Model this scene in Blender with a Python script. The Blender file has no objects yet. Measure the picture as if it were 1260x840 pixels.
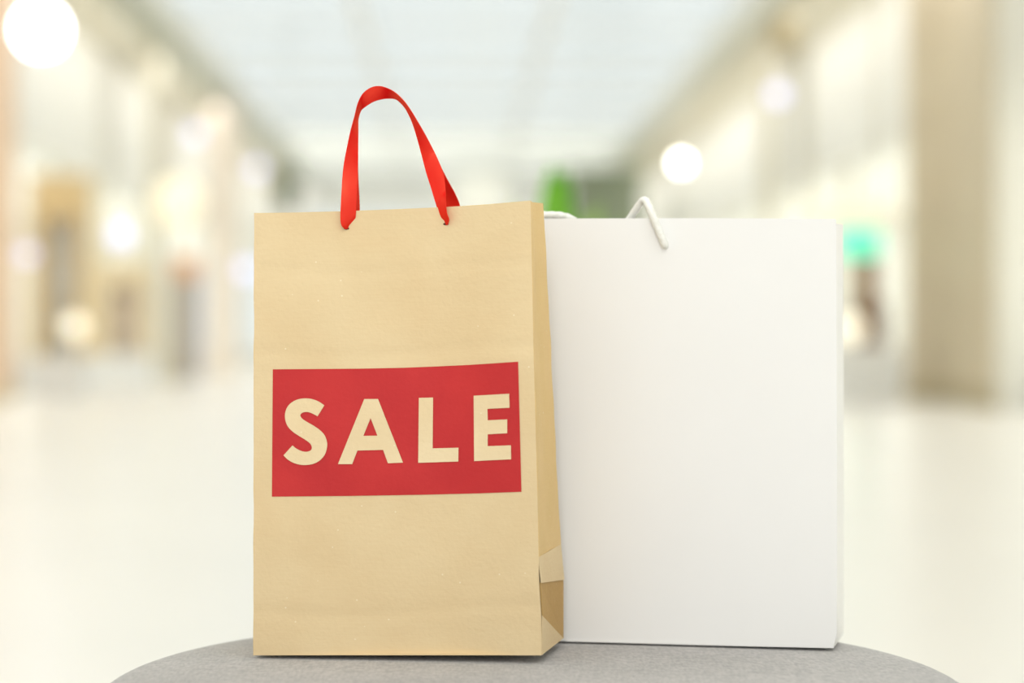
import bpy, bmesh, math, random
from mathutils import Vector, Matrix, noise
from mathutils.geometry import tessellate_polygon
random.seed(4)
S = bpy.context.scene
C = S.collection

# ---------------------------------------------------------------- camera
CAMZ = 0.68
F = 2450.0                       # focal length in pixels of the 1260 px wide frame
YAW = 70 / F
cam = bpy.data.cameras.new('camera')
cam.lens = F * 36 / 1260
cam.sensor_width = 36
cam.clip_end = 300
cam.dof.use_dof = True
cam.dof.focus_distance = 1.63
cam.dof.aperture_fstop = 2.15
co = bpy.data.objects.new('camera', cam)
C.objects.link(co)
co.location = (0, 0, CAMZ)
co.rotation_euler = (math.pi / 2, 0, -YAW)
S.camera = co
RT = Vector((math.cos(YAW), -math.sin(YAW), 0))
FW = Vector((math.sin(YAW), math.cos(YAW), 0))

def P(px, py, d):
    """point seen at that pixel at distance d along the view axis"""
    return Vector((0, 0, CAMZ)) + FW * d + RT * ((px - 630) / F * d) + Vector((0, 0, 1)) * ((420 - py) / F * d)

# ---------------------------------------------------------------- sky, light, exposure
w = bpy.data.worlds.new('sky')
S.world = w
w.use_nodes = True
w.node_tree.nodes['Background'].inputs[0].default_value = (0.93, 0.985, 1.0, 1)
w.node_tree.nodes['Background'].inputs[1].default_value = 0.86
def area_light(name, loc, size, sy, power, col, target, along=False):
    l = bpy.data.lights.new(name, 'AREA')
    l.shape = 'RECTANGLE'
    l.size = size
    l.size_y = sy
    l.energy = power
    l.color = col
    o = bpy.data.objects.new(name, l)
    C.objects.link(o)
    o.location = loc
    o.rotation_euler = (Vector(target) - Vector(loc)).to_track_quat('-Z', 'Y').to_euler()
    if along:                                  # the long side runs down the mall
        z = (Vector(loc) - Vector(target)).normalized()
        x = Vector((0, 1, 0)).cross(z)
        o.rotation_euler = Matrix((x, (0, 1, 0), z)).transposed().to_euler()
    return o
area_light('added_overhead_light', (-0.4, -2.4, 4.0), 1.3, 1.3, 46, (1.0, 0.95, 0.88), (0, 1.6, 0.6))  # added light behind the camera, for the bags and the ribbon's highlights
area_light('added_highlight_light', (-0.1, -2.6, 2.55), 1.5, 0.7, 12, (1.0, 0.97, 0.93), (0, 1.6, 0.8))  # added unseen source, placed low to give the ribbon its highlights
area_light('added_overhead_light', (2.0, -1.0, 5.2), 1.2, 1.2, 20, (1.0, 0.96, 0.9), (0, 1.6, 0.6))  # another added light overhead, out of view, for the bags
sun = bpy.data.lights.new('veiled_sun', 'SUN')
sun.energy = 1.0
sun.angle = math.radians(100)
sun.color = (1.0, 0.975, 0.955)
so = bpy.data.objects.new('veiled_sun', sun)
C.objects.link(so)
so.location = (0, 10, 20)
so.rotation_euler = (math.radians(8), math.radians(4), 0)
for yy in range(6, 62, 11):
    for sx in (-1, 1):
        # added area lights that brighten the side walls and the shop interiors
        area_light('added_wall_light', (sx * 4.75, yy + .5, 5.35), .2, 10.5, 46, (1.0, 0.965, 0.94), (sx * 5.8, yy + .5, 4.0), True)
        area_light('added_shop_light', (sx * 7.4, yy + .5, 3.25), 1.2, 10.5, 125, (1.0, 0.955, 0.90), (sx * 7.4, yy + .5, 0), True)
S.view_settings.view_transform = 'Standard'
S.view_settings.look = 'None'
S.view_settings.exposure = 0.24
S.view_settings.gamma = 1

# ---------------------------------------------------------------- materials
def mat(name, col, rough=0.6, col2=None, nscale=8, bump=0, bscale=200, emit=0, sheen=0, spec=0.5, coords='Object', metal=0, aniso=None, detail=4):
    m = bpy.data.materials.new(name)
    m.use_nodes = True
    nt = m.node_tree
    b = nt.nodes['Principled BSDF']
    b.inputs['Base Color'].default_value = (*col, 1)
    b.inputs['Roughness'].default_value = rough
    b.inputs['Metallic'].default_value = metal
    b.inputs['Specular IOR Level'].default_value = spec
    b.inputs['Sheen Weight'].default_value = sheen
    tc = nt.nodes.new('ShaderNodeTexCoord')
    if col2:
        n = nt.nodes.new('ShaderNodeTexNoise')
        n.inputs['Scale'].default_value = nscale
        n.inputs['Detail'].default_value = detail
        r = nt.nodes.new('ShaderNodeValToRGB')
        r.color_ramp.elements[0].position = .35
        r.color_ramp.elements[1].position = .65
        r.color_ramp.elements[0].color = (*col, 1)
        r.color_ramp.elements[1].color = (*col2, 1)
        nt.links.new(tc.outputs[coords], n.inputs['Vector'])
        nt.links.new(n.outputs['Fac'], r.inputs['Fac'])
        nt.links.new(r.outputs['Color'], b.inputs['Base Color'])
    if bump:
        n2 = nt.nodes.new('ShaderNodeTexNoise')
        n2.inputs['Scale'].default_value = bscale
        n2.inputs['Detail'].default_value = 5
        bp = nt.nodes.new('ShaderNodeBump')
        bp.inputs['Strength'].default_value = bump
        bp.inputs['Distance'].default_value = 0.001
        nt.links.new(tc.outputs[coords], n2.inputs['Vector'])
        nt.links.new(n2.outputs['Fac'], bp.inputs['Height'])
        nt.links.new(bp.outputs['Normal'], b.inputs['Normal'])
    if emit:
        b.inputs['Emission Color'].default_value = (*col, 1)
        b.inputs['Emission Strength'].default_value = emit
    return m

def kraft_material(name, ca, cb):
    """brown paper: mottling, long fibres and small pale and dark flecks"""
    m = mat(name, ca, 0.62, cb, 14, 0.35, 260, spec=0.25)
    nt = m.node_tree
    b = nt.nodes['Principled BSDF']
    base = b.inputs['Base Color'].links[0].from_socket
    tc = nt.nodes.new('ShaderNodeTexCoord')
    mp = nt.nodes.new('ShaderNodeMapping')
    mp.inputs['Scale'].default_value = (60, 60, 900)
    n = nt.nodes.new('ShaderNodeTexNoise')
    n.inputs['Scale'].default_value = 1
    n.inputs['Detail'].default_value = 3
    nt.links.new(tc.outputs['Object'], mp.inputs['Vector'])
    nt.links.new(mp.outputs['Vector'], n.inputs['Vector'])
    mx = nt.nodes.new('ShaderNodeMixRGB')
    mx.blend_type = 'OVERLAY'
    mx.inputs['Fac'].default_value = 0.05
    nt.links.new(base, mx.inputs[1])
    nt.links.new(n.outputs['Fac'], mx.inputs[2])
    v = nt.nodes.new('ShaderNodeTexVoronoi')
    v.inputs['Scale'].default_value = 75
    lt = nt.nodes.new('ShaderNodeMath')
    lt.operation = 'LESS_THAN'
    lt.inputs[1].default_value = 0.052
    nt.links.new(tc.outputs['Object'], v.inputs['Vector'])
    nt.links.new(v.outputs['Distance'], lt.inputs[0])
    mx2 = nt.nodes.new('ShaderNodeMixRGB')
    mx2.inputs[2].default_value = (0.9, 0.8, 0.62, 1)
    mul = nt.nodes.new('ShaderNodeMath')
    mul.operation = 'MULTIPLY'
    mul.inputs[1].default_value = 0.5
    nt.links.new(lt.outputs[0], mul.inputs[0])
    nt.links.new(mul.outputs[0], mx2.inputs['Fac'])
    nt.links.new(mx.outputs[0], mx2.inputs[1])
    nt.links.new(mx2.outputs[0], b.inputs['Base Color'])
    return m

M = {}
M['kraft'] = kraft_material('brown_kraft_paper', (0.71, 0.535, 0.305), (0.74, 0.575, 0.34))
M['kraft_side_shade'] = kraft_material('brown_kraft_paper_side_shaded', (0.70, 0.49, 0.21), (0.74, 0.52, 0.24))  # same paper as the front; the side's shade is put into the colour
M['kraft_fold_shade'] = kraft_material('brown_kraft_fold_shaded', (0.48, 0.29, 0.09), (0.52, 0.32, 0.11))  # same paper; shade below the crease is put into this darker colour
M['letter'] = kraft_material('pale_kraft_lettering', (0.77, 0.60, 0.36), (0.80, 0.64, 0.40))
M['print'] = mat('red_print', (0.50, 0.016, 0.018), 0.42, (0.55, 0.022, 0.022), 18, 0.25, 260, spec=0.35)
def satin_material():
    """red satin: deep red threads with an orange-tinted gloss along them"""
    m = bpy.data.materials.new('red_satin')
    m.use_nodes = True
    nt = m.node_tree
    nt.nodes.clear()
    o = nt.nodes.new('ShaderNodeOutputMaterial')
    d = nt.nodes.new('ShaderNodeBsdfDiffuse')
    d.inputs[0].default_value = (0.72, 0.0, 0.006, 1)
    g = nt.nodes.new('ShaderNodeBsdfAnisotropic')
    g.inputs['Color'].default_value = (1.0, 0.42, 0.20, 1)
    g.inputs['Roughness'].default_value = 0.34
    x = nt.nodes.new('ShaderNodeMixShader')
    x.inputs[0].default_value = 0.11
    tc = nt.nodes.new('ShaderNodeTexCoord')
    n = nt.nodes.new('ShaderNodeTexNoise')
    n.inputs['Scale'].default_value = 900
    bp = nt.nodes.new('ShaderNodeBump')
    bp.inputs['Strength'].default_value = 0.15
    bp.inputs['Distance'].default_value = 0.0004
    nt.links.new(tc.outputs['Object'], n.inputs['Vector'])
    nt.links.new(n.outputs['Fac'], bp.inputs['Height'])
    nt.links.new(bp.outputs['Normal'], g.inputs['Normal'])
    nt.links.new(d.outputs[0], x.inputs[1])
    nt.links.new(g.outputs[0], x.inputs[2])
    nt.links.new(x.outputs[0], o.inputs[0])
    return m
M['ribbon'] = satin_material()
M['white_card'] = mat('white_card', (0.825, 0.81, 0.785), 0.45, (0.84, 0.825, 0.80), 5, 0.06, 120, spec=0.3)
M['rope'] = mat('white_cord', (0.88, 0.87, 0.82), 0.75, (0.80, 0.79, 0.72), 300, 0.6, 700)
M['dark_edge'] = mat('dark_hole', (0.10, 0.02, 0.01), 0.8)
M['cream'] = mat('cream_plaster', (0.80, 0.79, 0.72), 0.7, (0.84, 0.83, 0.77), 0.6)
M['soffit'] = mat('pale_soffit', (0.80, 0.83, 0.78), 0.7, (0.84, 0.86, 0.82), 0.6)
M['white'] = mat('white_paint', (0.86, 0.86, 0.84), 0.5)
M['floor'] = mat('polished_cream_floor', (0.76, 0.73, 0.68), 0.30, (0.80, 0.765, 0.71), 0.5)
M['olive'] = mat('olive_grey_trim', (0.52, 0.52, 0.41), 0.6)
M['beige'] = mat('beige_trim', (0.70, 0.66, 0.53), 0.6)
M['tan'] = mat('tan_stone', (0.60, 0.50, 0.34), 0.6, (0.66, 0.56, 0.39), 1.5)
M['tan_dark'] = mat('dark_tan_stone', (0.46, 0.38, 0.22), 0.6)
M['pinktan'] = mat('pinkish_tan_stone', (0.72, 0.52, 0.36), 0.6, (0.76, 0.56, 0.40), 1.5)
M['peach'] = mat('peach_stone', (0.88, 0.78, 0.67), 0.6)
M['amber'] = mat('amber_wood', (0.76, 0.58, 0.30), 0.5, (0.80, 0.62, 0.34), 3)
M['oak'] = mat('pale_oak', (0.86, 0.72, 0.48), 0.5)
M['taupe'] = mat('taupe_board', (0.68, 0.61, 0.48), 0.6)
M['mauve'] = mat('mauve_grey_board', (0.44, 0.40, 0.45), 0.6)
M['orange'] = mat('orange_board', (0.93, 0.45, 0.16), 0.5)
M['brown'] = mat('brown_wood', (0.17, 0.065, 0.012), 0.5)
M['midbrown'] = mat('mid_brown_wood', (0.30, 0.15, 0.05), 0.5)
M['turq'] = mat('lit_turquoise_sign', (0.12, 0.86, 0.58), 0.5, emit=0.55)
M['grgreen'] = mat('grey_green_board', (0.25, 0.29, 0.20), 0.6)
M['dkgreen'] = mat('dark_green_board', (0.13, 0.16, 0.08), 0.6)
M['leaf'] = mat('green_leaf', (0.13, 0.40, 0.012), 0.45, (0.20, 0.50, 0.02), 6)
M['leaf_pale'] = mat('pale_green_leaf', (0.36, 0.56, 0.12), 0.45)
M['pot'] = mat('white_glazed_pot', (0.8, 0.8, 0.77), 0.3)
M['soil'] = mat('soil', (0.08, 0.05, 0.03), 0.9)
M['metal'] = mat('brushed_metal', (0.6, 0.6, 0.58), 0.35, metal=1)
M['lamp_cool'] = mat('lit_cool_globe', (0.93, 0.95, 1.0), 0.5, emit=9)
M['lamp_lilac'] = mat('lit_lilac_lamp', (0.66, 0.67, 1.0), 0.5, emit=0.85)
M['lamp_warm'] = mat('lit_warm_lamp', (1.0, 0.93, 0.74), 0.5, emit=0.8)
M['lamp_glow'] = mat('lit_pale_yellow_lamp', (1.0, 0.92, 0.72), 0.5, emit=0.3)
M['lamp_white'] = mat('lit_white_lamp', (1.0, 0.98, 0.92), 0.5, emit=12)
M['pillar_glow'] = mat('white_pillar_glow', (0.98, 0.97, 0.90), 0.5, emit=0.2)  # glow added to the pillar's surface, brightening the far end
M['ceiling_glow'] = mat('far_ceiling_added_glow', (0.93, 0.97, 0.94), 0.5, emit=0.32)  # glow added to brighten the far bays of the ceiling
M['shop_ceiling_glow'] = mat('shop_ceiling_added_glow', (0.95, 0.94, 0.88), 0.5, emit=0.35)  # glow added so the shop ceilings come out less dark
M['awning_glow'] = mat('cream_awning_glow', (1.0, 0.95, 0.80), 0.5, emit=0.2)  # the awning's brightness is put into its colour as emission

def glass_material():
    m = bpy.data.materials.new('clear_glass')
    m.use_nodes = True
    nt = m.node_tree
    nt.nodes.clear()
    o = nt.nodes.new('ShaderNodeOutputMaterial')
    t = nt.nodes.new('ShaderNodeBsdfTransparent')
    t.inputs[0].default_value = (0.97, 0.985, 0.98, 1)
    g = nt.nodes.new('ShaderNodeBsdfGlossy')
    g.inputs['Roughness'].default_value = 0.03
    x = nt.nodes.new('ShaderNodeMixShader')
    x.inputs[0].default_value = 0.07
    nt.links.new(t.outputs[0], x.inputs[1])
    nt.links.new(g.outputs[0], x.inputs[2])
    nt.links.new(x.outputs[0], o.inputs[0])
    return m
M['glass'] = glass_material()

def fabric_material():
    m = mat('grey_woven_fabric', (0.36, 0.345, 0.335), 0.9, sheen=0.35, spec=0.2)
    nt = m.node_tree
    b = nt.nodes['Principled BSDF']
    tc = nt.nodes.new('ShaderNodeTexCoord')
    def ns(scale, sv, det=4):
        mp = nt.nodes.new('ShaderNodeMapping')
        mp.inputs['Scale'].default_value = sv
        n = nt.nodes.new('ShaderNodeTexNoise')
        n.inputs['Scale'].default_value = scale
        n.inputs['Detail'].default_value = det
        nt.links.new(tc.outputs['Object'], mp.inputs['Vector'])
        nt.links.new(mp.outputs['Vector'], n.inputs['Vector'])
        return n.outputs['Fac']
    a = ns(420, (1, 0.25, 1)); c = ns(420, (0.25, 1, 1)); d = ns(9, (1, 1, 1))
    mx = nt.nodes.new('ShaderNodeMath'); mx.operation = 'ADD'
    nt.links.new(a, mx.inputs[0]); nt.links.new(c, mx.inputs[1])
    r = nt.nodes.new('ShaderNodeValToRGB')
    r.color_ramp.elements[0].position = 0.80; r.color_ramp.elements[0].color = (0.235, 0.22, 0.212, 1)
    r.color_ramp.elements[1].position = 1.0; r.color_ramp.elements[1].color = (0.39, 0.365, 0.345, 1)
    e = r.color_ramp.elements
    dv = nt.nodes.new('ShaderNodeMath'); dv.operation = 'MULTIPLY'; dv.inputs[1].default_value = 0.5
    nt.links.new(mx.outputs[0], dv.inputs[0])
    e[0].position = 0.38; e[1].position = 0.62
    nt.links.new(dv.outputs[0], r.inputs['Fac'])
    m2 = nt.nodes.new('ShaderNodeMixRGB'); m2.blend_type = 'OVERLAY'; m2.inputs['Fac'].default_value = 0.25
    nt.links.new(r.outputs[0], m2.inputs[1]); nt.links.new(d, m2.inputs[2])
    nt.links.new(m2.outputs[0], b.inputs['Base Color'])
    bp = nt.nodes.new('ShaderNodeBump'); bp.inputs['Strength'].default_value = 0.6; bp.inputs['Distance'].default_value = 0.0012
    nt.links.new(dv.outputs[0], bp.inputs['Height']); nt.links.new(bp.outputs['Normal'], b.inputs['Normal'])
    return m
M['fabric'] = fabric_material()

# ---------------------------------------------------------------- helpers
def link(name, bm, m, parent=None, smooth=False, solid=0):
    me = bpy.data.meshes.new(name)
    bm.normal_update()
    bm.to_mesh(me)
    bm.free()
    if smooth:
        for p in me.polygons:
            p.use_smooth = True
    me.materials.append(m)
    o = bpy.data.objects.new(name, me)
    C.objects.link(o)
    if parent:
        o.parent = parent
        o.matrix_parent_inverse = parent.matrix_basis.inverted()
    if solid:
        s = o.modifiers.new('thickness', 'SOLIDIFY')
        s.thickness = solid
        s.offset = 0
        if smooth:
            e = o.modifiers.new('sharp_rim', 'EDGE_SPLIT')
            e.split_angle = math.radians(50)
    return o

def thing(name, label, cat, loc, group=None):
    o = bpy.data.objects.new(name, None)
    C.objects.link(o)
    o.location = loc
    o.empty_display_size = 0.1
    o['label'] = label
    o['category'] = cat
    if group:
        o['group'] = group
    return o

def tag(o, label, cat, group=None):
    o['label'] = label
    o['category'] = cat
    if group:
        o['group'] = group
    return o

def structure(o):
    o['kind'] = 'structure'
    return o

def box(bm, x0, x1, y0, y1, z0, z1, bev=0):
    r = bmesh.ops.create_cube(bm, size=1)
    vs = r['verts']
    for v in vs:
        v.co = Vector(((x0 + x1) / 2 + v.co.x * (x1 - x0), (y0 + y1) / 2 + v.co.y * (y1 - y0), (z0 + z1) / 2 + v.co.z * (z1 - z0)))
    if bev:
        es = list({e for v in vs for e in v.link_edges})
        bmesh.ops.bevel(bm, geom=es, offset=bev, segments=2, affect='EDGES')
    return bm

def boxes(*bs, bev=0):
    bm = bmesh.new()
    for b in bs:
        box(bm, *b, bev=bev)
    return bm

def prism(bm, pts, z0, z1):
    lo = [bm.verts.new((x, y, z0)) for x, y in pts]
    hi = [bm.verts.new((x, y, z1)) for x, y in pts]
    n = len(pts)
    for i in range(n):
        bm.faces.new((lo[i], lo[(i + 1) % n], hi[(i + 1) % n], hi[i]))
    bm.faces.new(hi)
    bm.faces.new(lo[::-1])
    bmesh.ops.recalc_face_normals(bm, faces=bm.faces)
    return bm

def sphere(bm, c, r, seg=24):
    g = bmesh.ops.create_uvsphere(bm, u_segments=seg, v_segments=seg // 2, radius=r)
    bmesh.ops.translate(bm, verts=g['verts'], vec=c)
    return bm

def lathe(bm, prof, c, seg=64):
    rings = []
    for r, z in prof:
        if r < 1e-6:
            rings.append([bm.verts.new((c[0], c[1], c[2] + z))])
        else:
            rings.append([bm.verts.new((c[0] + r * math.cos(2 * math.pi * k / seg), c[1] + r * math.sin(2 * math.pi * k / seg), c[2] + z)) for k in range(seg)])
    for a, b in zip(rings, rings[1:]):
        for k in range(seg):
            k2 = (k + 1) % seg
            if len(a) == 1 and len(b) == 1:
                continue
            if len(a) == 1:
                bm.faces.new((a[0], b[k], b[k2]))
            elif len(b) == 1:
                bm.faces.new((a[k], b[0], a[k2]))
            else:
                bm.faces.new((a[k], b[k], b[k2], a[k2]))
    bmesh.ops.recalc_face_normals(bm, faces=bm.faces)
    return bm

def catmull(pts, n):
    out = []
    q = [pts[0]] + list(pts) + [pts[-1]]
    for i in range(1, len(q) - 2):
        for k in range(n):
            t = k / n
            p0, p1, p2, p3 = q[i - 1], q[i], q[i + 1], q[i + 2]
            out.append(0.5 * ((2 * p1) + (p2 - p0) * t + (2 * p0 - 5 * p1 + 4 * p2 - p3) * t * t + (3 * p1 - p0 - 3 * p2 + p3) * t ** 3))
    out.append(pts[-1])
    return out

def tube(bm, pts, r, seg=10, strand=0):
    rings = []
    up = Vector((0, 1, 0))
    t = (pts[1] - pts[0]).normalized()
    nrm = t.orthogonal().normalized()
    length = 0
    for i, p in enumerate(pts):
        a = pts[max(i - 1, 0)]
        b = pts[min(i + 1, len(pts) - 1)]
        t = (b - a).normalized()
        nrm = (nrm - t * nrm.dot(t)).normalized()
        bn = t.cross(nrm)
        length += (p - a).length
        ring = []
        for k in range(seg):
            ang = 2 * math.pi * k / seg
            rr = r * (1 + strand * math.cos(3 * ang + length * 900))
            ring.append(bm.verts.new(p + rr * (math.cos(ang) * nrm + math.sin(ang) * bn)))
        rings.append(ring)
    for a, b in zip(rings, rings[1:]):
        for k in range(seg):
            bm.faces.new((a[k], a[(k + 1) % seg], b[(k + 1) % seg], b[k]))
    bm.faces.new(rings[0][::-1])
    bm.faces.new(rings[-1])
    return bm

def lerp(a, b, t):
    return a + (b - a) * t

def sstep(a, b, x):
    t = min(max((x - a) / (b - a), 0), 1)
    return t * t * (3 - 2 * t)

def interp(tab, x):
    if x <= tab[0][0]:
        return tab[0][1]
    for (x0, y0), (x1, y1) in zip(tab, tab[1:]):
        if x <= x1:
            return y0 + (y1 - y0) * (x - x0) / (x1 - x0)
    return tab[-1][1]

# ================================================================ THE SETTING
XL, XR, YB, YE, ZC = -5.8, 5.8, -4.0, 62.0, 5.75
structure(link('floor', boxes((-9.5, 9.5, YB, YE + 6, -0.12, 0)), M['floor']))

# ceiling: two plaster soffits with a glazed skylight between them
ceil = structure(link('ceiling', boxes((XL - 3.5, -4.4, YB, YE, ZC, ZC + .3), (4.4, XR + 3.5, YB, YE, ZC, ZC + .3)), M['soffit']))
bm = bmesh.new()
for x in (-4.4, -1.5, 1.5, 4.4):
    box(bm, x - .06, x + .06, YB, YE, ZC + .02, ZC + .26)
link('skylight_rail', bm, M['white'], ceil)
k = 0
y = YB
while y < YE:
    link('skylight_beam', boxes((-4.4, 4.4, y, y + .14, ZC + .04, ZC + .26)), M['white'], ceil)
    if y + 3.3 <= YE + .2:
        for xa, xb in ((-4.34, -1.56), (-1.44, 1.44), (1.56, 4.34)):
            link('skylight_pane', boxes((xa, xb, y + .14, y + 3.3, ZC + .14, ZC + .15)), M['glass'] if y < 46 else M['ceiling_glow'], ceil)  # far bays get opaque panes with an added glow
    y += 3.3

for side, x, sg in (('left', XL, -1), ('right', XR, 1)):
    # upper wall above the shop fronts, the low riser below their windows
    wl = structure(link('wall_' + side, boxes((min(x, x + sg * .3), max(x, x + sg * .3), YB, YE, 3.3, ZC)), M['cream']))
    link('stall_riser', boxes((min(x, x + sg * .4), max(x, x + sg * .4), YB, YE, 0, .5)), M['white'], wl)
    link('shop_back_wall', boxes((min(x + sg * 3.3, x + sg * 3.5), max(x + sg * 3.3, x + sg * 3.5), YB, YE, 0, ZC)), M['cream'], wl)
    link('shop_ceiling', boxes((min(x, x + sg * 3.3), max(x, x + sg * 3.3), YB, YE, 3.3, 3.4)), M['shop_ceiling_glow'], wl)
    y = 1.0
    while y < YE - 3.9:
        link('shop_window_post', boxes((x - .06, x + .06, y, y + .1, .5, 3.3)), M['beige'], wl)
        link('shop_window_pane', boxes((x - .01, x + .01, y + .1, y + 4.0, .5, 3.3)), M['glass'], wl)
        y += 4.0
    # cornice under the soffit edge
structure(link('trim_1', boxes((XL, -4.95, YB, YE, ZC - .28, ZC - .002)), M['beige']))
structure(link('trim_2', boxes((4.95, XR, YB, YE, ZC - .28, ZC - .002)), M['beige']))
structure(link('trim_3', boxes((-4.948, -4.80, YB, YE, ZC - .30, ZC - .004)), M['olive']))
structure(link('trim_4', boxes((4.80, 4.948, YB, YE, ZC - .20, ZC - .004)), M['beige']))

# far end: bright glazed wall
we = structure(link('wall_end', boxes((XL, XR, YE, YE + .3, 4.6, ZC + .3), (XL, -4.6, YE, YE + .3, 0, 4.6), (4.6, XR, YE, YE + .3, 0, 4.6)), M['white']))
for i in range(6):
    xa = -4.6 + i * 9.2 / 6
    link('end_window_post', boxes((xa - .05, xa + .05, YE, YE + .2, 0, 4.6)), M['white'], we)
    link('end_window_pane', boxes((xa + .05, xa + 9.2 / 6 - .05, YE + .1, YE + .12, 0, 4.6)), M['glass'], we)

def pbox(px0, px1, py0, py1, d, depth, floor=False):
    """box whose camera-side face covers that pixel rectangle at distance d, squared up with the mall"""
    a = P(px0, py0, d)
    b = P(px1, py1, d)
    z0 = 0 if floor else b.z
    return (a.x, b.x, a.y, a.y + depth, z0, a.z)

def bxc(b):
    return ((b[0] + b[1]) / 2, (b[2] + b[3]) / 2, b[4])

# ---- columns
def column(label, pts, m, basem, cat='column', base_h=.16):
    cx = sum(p[0] for p in pts) / len(pts)
    cy = sum(p[1] for p in pts) / len(pts)
    t = thing('column', label, cat, (cx, cy, 0))
    link('shaft', prism(bmesh.new(), pts, base_h, ZC - .3), m, t)
    link('base', prism(bmesh.new(), [(cx + (x - cx) * 1.06, cy + (y - cy) * 1.06) for x, y in pts], 0, base_h), basem, t)
    link('capital', prism(bmesh.new(), [(cx + (x - cx) * 1.04, cy + (y - cy) * 1.04) for x, y in pts], ZC - .3, ZC - .29 + .002), m, t)
    return t

def fp(px, d):
    p = P(px, 420, d)
    return (p.x, p.y)
column('broad tan stone column nearest on the right side of the mall, dark foot',
       [fp(1115, 23.6), fp(1172, 22.4), fp(1223, 19.4), fp(1229, 20.6), fp(1190, 25)], M['tan'], M['tan_dark'], base_h=.2)
column('pinkish tan stone column at the left edge of the photo',
       [fp(-60, 22.5), fp(12, 22.5), fp(20, 23.6), fp(-50, 23.6)], M['pinktan'], M['tan'])
column('pale peach column on the left, just left of the brown bag',
       [fp(255, 40), fp(288, 40), fp(293, 41), fp(262, 41)], M['peach'], M['peach'])
column('slim grey-green column on the left, behind the oak cabinet',
       [fp(183, 33), fp(197, 33), fp(202, 33.8), fp(188, 33.8)], M['beige'], M['beige'])
column('slim beige column on the right above the white bag',
       [fp(938, 33), fp(955, 33), fp(958, 33.8), fp(942, 33.8)], M['beige'], M['beige'])

link('end_panel', boxes((5.31, XR + .3, 19.42, 19.6, 0, ZC - .29)), M['cream'], bpy.data.objects['wall_right'])

# ---- display cabinets on the left
def cabinet(label, pr, d, mf, mb, shelves, group=None):
    b = pbox(*pr, d, .6)
    x0, x1, y0, y1, _, z1 = b
    t = thing('display_cabinet', label, 'cabinet', ((x0 + x1) / 2, (y0 + y1) / 2, 0), group)
    wd = (x1 - x0) * .22
    link('plinth', boxes((x0, x1, y0, y1, 0, .5)), M['white'], t)
    link('side_panel', boxes((x0, x0 + wd, y0, y1, .5, z1)), mf, t)
    link('side_panel', boxes((x1 - wd * .6, x1, y0, y1, .5, z1)), mf, t)
    link('back_panel', boxes((x0 + wd, x1 - wd * .6, y0 + .30, y0 + .34, .5, z1)), mb, t)
    hd = (z1 - .5) * .24
    link('header', boxes((x0 + wd, x1 - wd * .6, y0, y0 + .30, z1 - hd, z1)), mf, t)
    for i in range(shelves):
        z = .5 + (z1 - hd - .5) * (i + .6) / (shelves + .2)
        link('shelf', boxes((x0 + wd, x1 - wd * .6, y0 + .03, y0 + .30, z, z + .04)), mb, t)
    return t
cabinet('tall amber wood display cabinet with a deep header, far left', (36, 106, 214, 437, 0)[:4], 24.6, M['amber'], M['cream'], 3)
cabinet('lower pale oak display cabinet right of the tall amber cabinet', (118, 182, 322, 437, 0)[:4], 28, M['oak'], M['peach'], 2)

# ---- lamps
def ZT_(x):
    return ZC if abs(x) > 4.4 else ZC + .138

def wall_lamp(label, px, py, d, r, m, mount, group=None, name='globe_lamp'):
    c = P(px, py, d)
    if mount == 'ceiling':
        t = thing(name, label, 'lamp', (c.x, c.y, ZC), group)
        link('rod', tube(bmesh.new(), [Vector((c.x, c.y, ZT_(c.x))), Vector((c.x, c.y, c.z + r * .9))], .012, 8), M['white'], t)
        link('canopy', lathe(bmesh.new(), [(0, 0), (.07, 0), (.07, -.03), (0, -.03)], (c.x, c.y, ZT_(c.x)), 20), M['white'], t)
    else:
        t = thing(name, label, 'lamp', (c.x, c.y, mount), group)
        link('stand', tube(bmesh.new(), [Vector((c.x, c.y, mount + .02)), Vector((c.x, c.y, c.z - r * .9))], .015, 8), M['white'], t)
        link('foot', lathe(bmesh.new(), [(0, 0), (r * .7, 0), (r * .7, .02), (0, .02)], (c.x, c.y, mount), 20), M['white'], t)
    link('collar', lathe(bmesh.new(), [(0, .02), (r * .4, .02), (r * .45, -.03), (0, -.03)], (c.x, c.y, c.z + (r if mount == 'ceiling' else -r)), 20), M['white'], t)
    link('globe', sphere(bmesh.new(), c, r), m, t, smooth=True)
    return t
wall_lamp('large bright white globe lamp in the upper left corner', 50, 36, 21, .235, M['lamp_cool'], 'ceiling')
wall_lamp('lilac white lamp just above the left top corner of the brown bag', 316, 208, 48, .16, M['lamp_lilac'], 'ceiling')
wall_lamp('soft lilac lamp high on the right, left of the tan column', 957, 116, 31, .13, M['lamp_lilac'], 'ceiling')
wall_lamp('bright round white lamp above the cord loop of the white bag', 838, 200, 42, .10, M['lamp_white'], 'ceiling')
wall_lamp('cool white lamp at the far left, beside the amber cabinet', 33, 313, 24, .09, M['lamp_lilac'], 'ceiling')
wall_lamp('cool white lamp directly above the oak cabinet', 148, 290, 27.5, .13, M['lamp_lilac'], 'ceiling')
wall_lamp('faint lilac lamp above the warm yellow lamp on the left', 240, 165, 34, .12, M['lamp_lilac'], 'ceiling')
wall_lamp('warm yellow lamp above the orange-topped stand', 220, 248, 33, .42, M['lamp_glow'], 'ceiling')
wall_lamp('faint cool lamp at the left edge of the brown bag', 303, 332, 44, .18, M['lamp_lilac'], 'ceiling')
wall_lamp('warm cream lamp low in front of the amber cabinet', 92, 402, 24.0, .13, M['lamp_warm'], 0.0)
wall_lamp('cream globe lamp low beside the right edge of the white bag', 1048, 404, 22, .14, M['lamp_warm'], 0.0)

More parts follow.
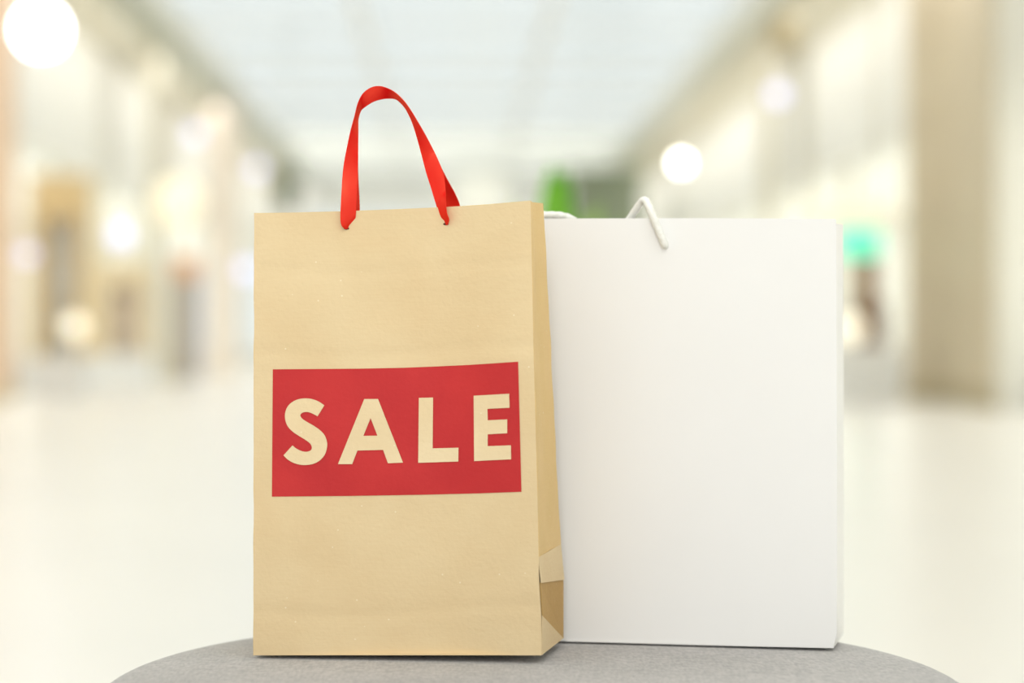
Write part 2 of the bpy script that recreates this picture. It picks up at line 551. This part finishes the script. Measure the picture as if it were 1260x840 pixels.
# ---- orange topped stand
b = pbox(214, 242, 316, 342, 34, .3)
t = thing('display_stand', 'slim taupe and mauve stand with an orange top, left of the peach column', 'stand', ((b[0] + b[1]) / 2, b[2] + .15, 0))
link('top_box', boxes(b, bev=.02), M['orange'], t)
bb = pbox(206, 231, 342, 420, 34, .3)
link('front_board', boxes((bb[0], bb[1], bb[2], bb[3], .05, b[4])), M['taupe'], t)
bb = pbox(231.3, 243, 342, 420, 34, .3)
link('side_board', boxes((bb[0], bb[1], bb[2], bb[3], .05, b[4])), M['mauve'], t)
link('foot', boxes((b[0] - .15, b[1] + .1, b[2] - .1, b[3] + .1, 0, .05)), M['white'], t)

# ---- turquoise sign on a brown post
b = pbox(1030, 1084, 283, 315, 22.5, .08)
t = thing('sign_stand', 'lit turquoise sign on a brown post beside the white bag', 'sign', ((b[0] + b[1]) / 2, b[2], 0))
link('sign_panel', boxes(b, bev=.01), M['turq'], t)
bb = pbox(1061, 1084, 300, 372, 22.5, .2)
link('post', boxes((bb[0], bb[1], bb[2] + .09, bb[3] + .09, .9, b[4] + .1)), M['midbrown'], t)
bb = pbox(1056, 1090, 368, 424, 22.5, .3)
link('post_foot', boxes((bb[0], bb[1], bb[2] + .05, bb[3] + .05, bb[4], .9 + .22)), M['brown'], t)
link('plinth', boxes((bb[0] - .3, bb[1] + .2, bb[2] - .05, bb[3] + .15, 0, bb[4])), M['white'], t)

# ---- awning, hanging boards, kiosk
b = pbox(985, 1104, 248, 280, 22.4, .3)
o = link('awning', prism(bmesh.new(), [(b[0], b[2]), (b[1], b[2]), (b[1], b[3]), (b[0], b[3])], b[4], b[5]), M['awning_glow'])
wr = bpy.data.objects['wall_right']
t = thing('awning', 'pale yellow awning above the turquoise sign', 'awning', ((b[0] + b[1]) / 2, b[2], b[4]))
o.name = 'fascia'
o.parent = t
o.matrix_parent_inverse = t.matrix_basis.inverted()
link('bracket', boxes((b[0] + .1, b[0] + .14, b[3], b[3] + .04, b[4] + .1, ZC), (b[1] - .14, b[1] - .1, b[3], b[3] + .04, b[4] + .1, ZC)), M['beige'], t)

def hanging_board(label, pr, d, m, mrod):
    b = pbox(*pr, d, .25)
    t = thing('hanging_board', label, 'sign', ((b[0] + b[1]) / 2, b[2] + .12, ZC))
    link('board', boxes(b, bev=.02), m, t)
    for x in (lerp(b[0], b[1], .25), lerp(b[0], b[1], .75)):
        link('rod', boxes((x - .015, x + .015, b[2] + .1, b[2] + .13, b[5], ZT_(x))), mrod, t)
hanging_board('small dark green board hanging above the brown bag, left', (340, 366, 207, 262), 46, M['dkgreen'], M['olive'])
hanging_board('small dark tan board hanging high on the right', (948, 982, 22, 58), 28, M['tan_dark'], M['beige'])

b = pbox(706, 790, 206, 268, 52, 1.2, True)
t = thing('kiosk', 'grey-green kiosk behind the plant, above the white bag', 'kiosk', ((b[0] + b[1]) / 2, b[2] + .6, 0))
link('body', boxes((b[0], b[1], b[2], b[3], 0, b[5] - .35)), M['grgreen'], t)
link('roof', boxes((b[0] - .1, b[1] + .1, b[2] - .1, b[3] + .1, b[5] - .35, b[5])), M['grgreen'], t)
link('counter', boxes((b[0] - .05, b[1] + .05, b[2] - .35, b[2], .95, 1.05)), M['olive'], t)
b = pbox(560, 622, 160, 300, 58, 1.0, True)
t = thing('kiosk', 'bright white glowing pillar at the far end, seen above the brown bag', 'pillar', ((b[0] + b[1]) / 2, b[2] + .5, 0))
t.name = 'glowing_pillar'
link('shaft', boxes((b[0], b[1], b[2], b[3], .3, min(b[5], ZC - .2))), M['pillar_glow'], t)
link('base', boxes((b[0] - .05, b[1] + .05, b[2] - .05, b[3] + .05, 0, .3)), M['white'], t)
link('cap', boxes((b[0] - .05, b[1] + .05, b[2] - .05, b[3] + .05, min(b[5], ZC - .2), ZC)), M['white'], t)

# ---- potted plant between the bags
pc = P(686, 420, 5.5)
t = thing('potted_plant', 'green plant with upright leaves behind and between the two bags', 'plant', (pc.x, pc.y, 0))
link('pot', lathe(bmesh.new(), [(0, 0), (.17, 0), (.2, .05), (.24, .42), (.25, .45), (.22, .45), (.21, .40), (0, .40)], (pc.x, pc.y, 0), 40), M['pot'], t, smooth=False)
link('soil', lathe(bmesh.new(), [(.2, .401), (0, .42)], (pc.x, pc.y, 0), 30), M['soil'], t)
def leaf(tip_dx, tip_dy, height, width, lean, m, bx=0):
    bm = bmesh.new()
    n = 12
    rows = []
    side = Vector((math.cos(lean), math.sin(lean), 0))
    for i in range(n + 1):
        s = i / n
        c = Vector((pc.x + (bx + tip_dx * s ** 2.0) * .62, pc.y + tip_dy * s ** 2.0 * .62, .40 + .77 * height * (s - .12 * s * s) / .88))
        wd = width * (math.sin(math.pi * min(1, .12 + s * .88)) ** .6) * (1 if s < .999 else .02)
        rows.append([bm.verts.new(c - side * wd / 2), bm.verts.new(c + Vector((0, .012, 0))), bm.verts.new(c + side * wd / 2)])
    for a, b in zip(rows, rows[1:]):
        bm.faces.new((a[0], a[1], b[1], b[0]))
        bm.faces.new((a[1], a[2], b[2], b[1]))
    link('leaf', bm, m, t, smooth=True, solid=.004)
for dx, dy, h, wd, ln, mm, bx in (
        (-.01, 0, 1.01, .11, .1, 'leaf', -.012), (.02, .03, .99, .09, -.3, 'leaf', .012), (-.04, .05, .92, .08, .5, 'leaf', -.02),
        (.05, -.03, .88, .08, .2, 'leaf', .0), (.17, 0, .86, .08, .3, 'leaf_pale', .02), (.26, .04, .80, .07, -.2, 'leaf_pale', .03),
        (-.17, .03, .86, .05, .2, 'leaf_pale', -.03), (.13, .2, .8, .06, .8, 'leaf', .01), (-.2, -.1, .6, .06, -.5, 'leaf', -.03),
        (.24, -.12, .58, .06, .6, 'leaf', .02), (-.12, .22, .7, .06, 1.0, 'leaf', 0), (.02, -.24, .5, .06, 0, 'leaf', 0)):
    leaf(dx, dy, h, wd, ln, M[mm], bx)

# ================================================================ THE STOOL
HS = 634.5 / F
ZT = CAMZ - HS                    # height of the seat top
sc_ = P(658, 420, 1.56)
SC = (sc_.x, sc_.y)
SR = .352
t = thing('round_stool', 'round grey fabric stool under the two shopping bags', 'stool', (SC[0], SC[1], 0))
prof = [(0, .0)]
fr = .042
for i in range(1, 13):
    prof.append((i / 12 * (SR - fr), -.002 * (i / 12) ** 2))
for i in range(1, 13):
    a = math.pi / 2 * i / 12
    prof.append((SR - fr + fr * math.sin(a), -.002 - fr + fr * math.cos(a)))
prof += [(SR + .002, -.10), (SR, -.16), (SR - .012, -.175), (SR - .02, -.18), (0, -.18)]
link('seat_cushion', lathe(bmesh.new(), prof, (SC[0], SC[1], ZT), 128), M['fabric'], t, smooth=True)
link('stool_body', lathe(bmesh.new(), [(0, -.18), (SR - .02, -.18), (SR - .01, -.2), (SR - .015, -ZT + .04), (SR - .03, -ZT + .03), (0, -ZT + .03)], (SC[0], SC[1], ZT), 96), M['fabric'], t, smooth=True)
link('foot_ring', lathe(bmesh.new(), [(0, 0), (SR - .06, 0), (SR - .05, .03), (0, .03)], (SC[0], SC[1], 0), 64), M['brown'], t)

# ================================================================ THE BROWN BAG
YTOP = [(312, 262), (365, 261.2), (420, 259.8), (485, 257.3), (548, 254.6), (600, 251.2), (653, 246.6)]
XRI = [(247, 653), (430, 656.5), (560, 660), (640, 662), (718, 663.5), (757, 666), (806, 666)]
XLE = [(262, 313), (806, 312)]
XBA = [(250, 668), (300, 671), (350, 673.5), (430, 677.5), (560, 684), (640, 688), (713, 693), (785, 693)]
def KD(px, py):
    """distance of the brown bag's front sheet behind each point"""
    u = (px - 312) / 350
    v = (py - 255) / 551
    d = lerp(1.634, 1.606, u)
    d -= .016 * sstep(.62, 1.0, u) * (1 - .55 * v)                    # the right part bends forward
    d += .0035 * math.sin(math.pi * u) * math.sin(math.pi * min(max(v, 0), 1))
    d += .0016 * noise.noise(Vector((u * 2.2, v * 3.1, 1.7)))
    d += .0009 * noise.noise(Vector((u * 4 + 5, v * 9, 3.3)))
    # soft crease lines pressed across the sheet
    for vc, s in ((.135, .0005), (.32, .0006), (.90, .0005)):
        d += s * math.exp(-((v - vc - .012 * math.sin(u * 5)) / .012) ** 2)
    return d

bagc = P(500, 806, 1.66)
kb = thing('paper_shopping_bag', 'brown kraft paper bag printed SALE with red ribbon handles', 'shopping bag', (bagc.x, bagc.y, ZT))
bm = bmesh.new()
NU, NV = 72, 96
gr = []
for j in range(NV + 1):
    v = j / NV
    row = []
    for i in range(NU + 1):
        u = i / NU
        yt = interp(YTOP, 312 + u * 341)
        yy = lerp(yt, 806, v)
        x = lerp(interp(XLE, yy), interp(XRI, yy), u)
        row.append(bm.verts.new(P(x, yy, KD(x, yy))))
    gr.append(row)
for a, b in zip(gr, gr[1:]):
    for i in range(NU):
        bm.faces.new((a[i], b[i], b[i + 1], a[i + 1]))
link('front_panel', bm, M['kraft'], kb, smooth=True, solid=.0005)

def front_edge(y, side):
    x = interp(XRI, y) if side > 0 else interp(XLE, y)
    return P(x, y, KD(x, y))
def back_edge(s, side):
    """s 0 (top) .. 1 (bottom)"""
    if side > 0:
        y = lerp(250, 785, s)
        return P(interp(XBA, y), y, interp([(250, 1.655), (640, 1.685), (713, 1.6905), (785, 1.692)], y))
    y = lerp(268, 786, s)
    return P(lerp(338, 352, s), y, interp([(268, 1.69), (786, 1.722)], y))

# right side: gusset, fold and bottom triangle (creases as the photo shows them)
def sheet(rows):
    bm = bmesh.new()
    g = [[bm.verts.new(p) for p in r] for r in rows]
    for a, b in zip(g, g[1:]):
        for i in range(len(a) - 1):
            bm.faces.new((a[i], b[i], b[i + 1], a[i + 1]))
    return bm
inn = RT * -1
def gusset_rows(side, s0, s1, n, fold):
    rows = []
    for j in range(n + 1):
        s = lerp(s0, s1, j / n)
        a = front_edge(lerp(247 if side > 0 else 262, 806, s), side)
        b = back_edge(s, side)
        row = []
        for i in range(9):
            t_ = i / 8
            k = (1 - abs(2 * t_ - 1)) * fold * (1 - s)
            row.append(a.lerp(b, t_) + inn * side * k + Vector((0, .0, 0)) + RT * (.0006 * noise.noise(Vector((t_ * 3, s * 14, side)))))
        rows.append(row)
    return rows
# upper part down to the crease
sA = (718 - 247) / (806 - 247)
link('side_gusset', sheet(gusset_rows(1, 0, sA * .93, 40, .004)), M['kraft_side_shade'], kb, smooth=True, solid=.0005)
a0 = front_edge(lerp(247, 806, sA * .93), 1)
b0 = back_edge(sA * .93, 1)
a1 = P(664.5, 717, KD(664.5, 717) - .001)
b1 = P(693, 713, 1.690)
bm = sheet([[a0.lerp(b0, i / 6) for i in range(7)], [a1.lerp(b1, i / 6) + RT * .0008 for i in range(7)]])
link('gusset_flap', bm, M['kraft'], kb, solid=.0005)
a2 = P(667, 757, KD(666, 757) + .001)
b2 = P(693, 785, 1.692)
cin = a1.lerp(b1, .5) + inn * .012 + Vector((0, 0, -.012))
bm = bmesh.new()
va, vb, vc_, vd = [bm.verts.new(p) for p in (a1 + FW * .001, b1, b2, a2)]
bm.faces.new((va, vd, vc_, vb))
link('gusset_fold', bm, M['kraft_fold_shade'], kb, solid=.0005)
a3 = P(666, 806, KD(666, 806))
bm = bmesh.new()
bm.faces.new([bm.verts.new(p) for p in (a2, a3, b2)])
link('corner_flap', bm, M['kraft'], kb, solid=.0005)
# left side, back and base
link('side_gusset', sheet([[p for p in r][::-1] for r in gusset_rows(-1, 0, 1, 40, .006)]), M['kraft_side_shade'], kb, smooth=True, solid=.0005)
rows = []
for j in range(21):
    s = j / 20
    a = back_edge(s, -1)
    b = back_edge(s, 1)
    rows.append([b.lerp(a, i / 16) for i in range(17)])
link('back_panel', sheet(rows), M['kraft'], kb, smooth=True, solid=.0005)
fl, fr_, br, bl = front_edge(806, -1), front_edge(806, 1), back_edge(1, 1), back_edge(1, -1)
bm = bmesh.new()
bm.faces.new([bm.verts.new(p + Vector((0, 0, .0005))) for p in (fl, fr_, br, bl)])
link('base', bm, M['kraft'], kb, solid=.0008)
# tiny pinked corner at the top right of the front sheet
# ---- print
def flat_print(name, loops, m, parent, off, step=6):
    """polygon (with holes) given on the sheet, cut to a grid and laid on the sheet's surface"""
    pts = [p for l in loops for p in l]
    tris = tessellate_polygon([[Vector((x, y, 0)) for x, y in l] for l in loops])
    bm = bmesh.new()
    vs = [bm.verts.new((x, y, 0)) for x, y in pts]
    for t3 in tris:
        try:
            bm.faces.new([vs[i] for i in t3])
        except ValueError:
            pass
    x0, x1 = min(p[0] for p in pts), max(p[0] for p in pts)
    y0, y1 = min(p[1] for p in pts), max(p[1] for p in pts)
    x = x0 + step
    while x < x1:
        bmesh.ops.bisect_plane(bm, geom=bm.verts[:] + bm.edges[:] + bm.faces[:], plane_co=(x, 0, 0), plane_no=(1, 0, 0))
        x += step
    y = y0 + step
    while y < y1:
        bmesh.ops.bisect_plane(bm, geom=bm.verts[:] + bm.edges[:] + bm.faces[:], plane_co=(0, y, 0), plane_no=(0, 1, 0))
        y += step
    for v in bm.verts:
        x, y = v.co.x, v.co.y
        v.co = P(x, y, KD(x, y) - off)
    for f in bm.faces:
        f.normal_update()
        if f.normal.dot(FW) > 0:
            f.normal_flip()
    return link(name, bm, m, parent, smooth=True)

def Z(l):
    return [(320 + x / 3.706, 430 + y / 3.706) for x, y in l]
top = [(58, 90), (250, 88.5), (450, 87), (650, 83), (800, 77), (950, 70), (1060, 63), (1177, 55)]
bot = [(1192, 648), (1000, 655), (760, 661), (400, 667), (54, 670)]
lab = flat_print('red_print', [Z(top + bot)], M['print'], kb, .0006)
S_ = [(293, 254), (270, 238), (240, 226), (210, 222), (175, 226), (145, 240), (124, 262), (114, 292), (116, 325), (128, 352), (150, 375), (180, 395), (208, 412), (228, 428), (236, 445), (232, 458), (216, 465), (196, 464), (175, 456), (160, 447), (148, 436), (107, 482), (125, 500), (150, 515), (180, 524), (210, 526), (245, 520), (275, 503), (297, 475), (306, 440), (304, 415), (293, 388), (272, 366), (245, 347), (215, 330), (193, 315), (184, 302), (188, 291), (202, 285), (220, 285), (240, 292), (262, 304)]
def smooth_loop(l, corners, n=4):
    """Catmull-Rom through the traced loop, sharp at the given corners"""
    out = []
    N = len(l)
    for i in range(N):
        p1, p2 = Vector((*l[i], 0)), Vector((*l[(i + 1) % N], 0))
        p0 = Vector((*l[i - 1], 0)) if l[i] not in corners else p1
        p3 = Vector((*l[(i + 2) % N], 0)) if l[(i + 1) % N] not in corners else p2
        for k in range(n):
            t_ = k / n
            q = 0.5 * ((2 * p1) + (p2 - p0) * t_ + (2 * p0 - 5 * p1 + 4 * p2 - p3) * t_ ** 2 + (3 * p1 - p0 - 3 * p2 + p3) * t_ ** 3)
            out.append((q.x, q.y))
    return out
S_ = smooth_loop(S_, {(293, 254), (262, 304), (148, 436), (107, 482)})
A_ = [(475, 225), (538, 225), (652, 515), (583, 518), (561, 457), (444, 460), (420, 522), (355, 522)]
Ah = [(504, 312), (471, 393), (535, 392)]
L_ = [(724, 220), (789, 218), (787, 450), (905, 447), (904, 510), (721, 516)]
E_ = [(974, 210), (1136, 201), (1138, 265), (1037, 270), (1038, 322), (1127, 318), (1127, 381), (1038, 386), (1038, 440), (1144, 436), (1145, 500), (976, 508)]
for lp in ([S_], [A_, Ah], [L_], [E_]):
    flat_print('letter', [Z(l) for l in lp], M['letter'], lab, .0011)

# ---- ribbon handles: pairs of edges (outer, inner); the width missing from the view goes into depth
def ribbon(name, pairs, base_d, width, sign, sub=8):
    O = catmull([Vector((a, b, 0)) for a, b, c, d, e in pairs], sub)
    I = catmull([Vector((c, d, 0)) for a, b, c, d, e in pairs], sub)
    D = catmull([Vector((e, 0, 0)) for a, b, c, d, e in pairs], sub)
    bm = bmesh.new()
    rows = []
    n = len(O)
    for k in range(n):
        wv = (O[k] - I[k]).length
        end = min(1, k / sub, (n - 1 - k) / sub)          # gathers into the hole at both ends
        full = width * (.45 + .55 * end)
        dz = math.sqrt(max(0, full * full - wv * wv)) * 1.61 / F / 2 * sign
        row = []
        for i in range(7):
            s = i / 6
            q = O[k].lerp(I[k], s)
            bow = .0012 * math.sin(math.pi * s) * (1 - end * .6)
            row.append(bm.verts.new(P(q.x, q.y, base_d + D[k].x + lerp(-dz, dz, s) - bow)))
        rows.append(row)
    for a, b in zip(rows, rows[1:]):
        for i in range(6):
            bm.faces.new((a[i], b[i], b[i + 1], a[i + 1]))
    return link(name, bm, M['ribbon'], kb, smooth=True, solid=.0004)
front_pairs = [
    (424.2, 281.5, 430.5, 281.5, .0008), (420.6, 278, 434.6, 277.5, -.001), (418.8, 269, 437.4, 268, -.003), (419.3, 250, 438.6, 250, -.003), (420.3, 233, 439.4, 233, -.001),
    (421.3, 217, 439.8, 217, .003), (423.3, 200, 440.4, 200, .008), (427, 181, 440.6, 181, .013), (431.6, 160, 440.8, 161, .018), (436.2, 143, 440.9, 147, .022),
    (440.3, 127, 443.5, 137, .024), (446.5, 115, 449.5, 131.5, .025), (456, 107.8, 459, 125.5, .025), (466, 105.8, 469, 122.3, .025), (476, 108.2, 478, 121.2, .025),
    (486, 113.5, 486.5, 122, .024), (496, 122.7, 493.2, 127, .023), (504.5, 134, 500, 135.5, .021), (512.5, 147, 507, 150.5, .019), (521, 161.5, 513, 169, .017),
    (530, 178, 518.6, 190, .014), (538, 194, 524.3, 212, .010), (545, 212, 530, 230, .005), (548.2, 232, 535.4, 248, .000), (548.6, 248, 538.6, 258, -.003), (550, 262, 541.5, 268, -.003), (552.6, 270, 544.4, 272, -.002), (551, 276.6, 546, 276.8, .0012)]
hd_f = 1.616
nfp = len(front_pairs)
def settle(i):
    return (KD(426, 280) - hd_f) * (1 - sstep(2, 13, i)) + (KD(548, 276) - hd_f) * (1 - sstep(1, 10, nfp - 1 - i))
ribbon('handle', [(a, b, c, d, e + settle(i)) for i, (a, b, c, d, e) in enumerate(front_pairs)], hd_f, 19.6, 1)
# the second handle, on the back sheet, a little lower and mostly behind the first
back_pairs = [
    (424, 284, 438, 284, .0), (424.5, 262, 442.4, 262, .0), (424.8, 245, 442.2, 245, 0), (425, 228, 441.3, 228, -.001), (426, 210, 440.6, 210, -.002), (429, 190, 440.4, 190, -.008),
    (432.8, 168, 440.2, 168, -.012), (436.6, 150, 440.2, 152, -.016), (440.6, 133, 443.6, 137.5, -.018), (447, 120, 450, 130, -.02), (456, 112, 459, 124, -.02), (466, 109.5, 469, 121, -.02),
    (476, 111, 478, 119.5, -.02), (486, 116, 487, 121, -.02), (495.5, 125, 494.5, 127, -.018), (503.5, 136, 501, 137.5, -.016), (511, 149, 508, 152, -.014), (520, 164, 515, 172, -.012),
    (530.5, 182, 521.5, 194, -.01), (541.5, 203, 528, 218, -.006), (551.5, 222.5, 538, 230, -.003), (560, 238, 545, 243, -.001), (566.3, 254, 548, 256, .0), (568, 275, 552, 275, .0)]
ribbon('handle', back_pairs, 1.672, 21, 1)
for hx, hy in ((426.3, 281), (548.6, 275.6)):
    bm = bmesh.new()
    pts = []
    for k in range(20):
        a = 2 * math.pi * k / 20
        x, y = hx + 3.4 * math.cos(a), hy + 1.5 * math.sin(a)
        pts.append(P(x, y, KD(x, y) - .0005))
    bm.faces.new([bm.verts.new(p) for p in pts])
    link('handle_hole', bm, M['dark_edge'], kb)

# ================================================================ THE WHITE BAG
def WD(px, py=500):
    u = (px - 425) / 600
    v = (py - 269) / 528
    return lerp(1.742, 1.674, u) + .0012 * noise.noise(Vector((u * 3, v * 2.5, 8.1))) + .0012 * math.sin(math.pi * u) * math.sin(math.pi * v)
wc = P(730, 795, 1.74)
wb = thing('white_shopping_bag', 'plain white card bag with white cord handles, behind the brown bag', 'shopping bag', (wc.x, wc.y, ZT))
WB = [(425, 782), (693, 789), (860, 793.5), (1023, 797)]
def wf(u, v):
    xr = interp([(0, 1028.5), (.8, 1029.5), (.97, 1029), (1, 1025)], v)
    x = lerp(425, xr, u)
    yb = interp(WB, x)
    y = lerp(269.6 + .3 * math.sin(u * 7), yb, v)
    return P(x, y, WD(x, y))
link('front_panel', sheet([[wf(i / 50, j / 44) for i in range(51)] for j in range(45)]), M['white_card'], wb, smooth=True, solid=.0007)
def wbk(u, v):
    x = lerp(452, 1037.5, u)
    d = lerp(1.822, 1.752, u)
    y0 = 420 - 151 * 1.674 / 1.752
    y = lerp(y0, lerp(766, 780, u), v)
    return P(x, y, d)
link('back_panel', sheet([[wbk(1 - i / 20, j / 20) for i in range(21)] for j in range(21)]), M['white_card'], wb, smooth=True, solid=.0007)
for u, nm in ((1, 1), (0, -1)):
    rows = []
    for j in range(31):
        v = j / 30
        a, b = wf(u, v), wbk(u, v)
        row = []
        for i in range(11):
            t_ = i / 10
            row.append(a.lerp(b, t_) - RT * nm * .010 * (1 - abs(2 * t_ - 1)) * (1 - v))
        rows.append(row if nm > 0 else row[::-1])
    link('side_gusset', sheet(rows), M['white_card'], wb, solid=.0007)
bm = bmesh.new()
bm.faces.new([bm.verts.new(p + Vector((0, 0, .0006))) for p in (wf(0, 1), wf(1, 1), wbk(1, 1), wbk(0, 1))])
link('base', bm, M['white_card'], wb, solid=.001)
# the turned-in strip along the mouth
rows = [[wf(i / 50, j * .02) + FW * (.0012 if j else .0006) + Vector((0, 0, .0006 if j == 0 else 0)) for i in range(51)] for j in range(4)]
link('turned_hem', sheet(rows), M['white_card'], wb, smooth=True, solid=.0006)
# cord handle, looped over the mouth and hanging inside
def wp(px, py, off):
    return P(px, py, WD(px, py) + off)
rp = [wp(818.5, 303, .002), wp(817, 299, -.003), wp(809.5, 281, -.004), wp(801.5, 262, -.003), wp(796.5, 250.5, .001), wp(792.5, 246.3, .004), wp(788.5, 249, .007), wp(782.5, 257.5, .010), wp(775.5, 268, .014), wp(769, 278, .016),
      wp(757, 305, .022), wp(742, 318, .026), wp(726, 302, .026), wp(716, 283, .022), wp(705, 270.5, .016), wp(691, 265.4, .011), wp(676, 264.5, .008), wp(660, 265, .005), wp(647, 268, -.001), wp(640, 280, -.0035), wp(637, 298, -.003), wp(636.5, 303, .002)]
link('handle', tube(bmesh.new(), catmull(rp, 8), .0032, 12, .07), M['rope'], wb, smooth=True)
for hx in (818.6, 636.5):
    c = wp(hx, 303, -.0006)
    bm = bmesh.new()
    bm.faces.new([bm.verts.new(P(hx + 4.2 * math.cos(a), 303 + 2.2 * math.sin(a), WD(hx, 303) - .0006)) for a in [2 * math.pi * k / 16 for k in range(16)]])
    link('handle_hole', bm, M['dark_edge'], wb)
# second cord on the back sheet, fallen inside
rb = [wbk(.35, .06) - FW * .004, wbk(.36, .12) - FW * .012, wbk(.45, .2) - FW * .02, wbk(.55, .2) - FW * .02, wbk(.64, .12) - FW * .012, wbk(.65, .06) - FW * .004]
link('handle', tube(bmesh.new(), catmull(rb, 8), .0029, 10), M['rope'], wb, smooth=True)
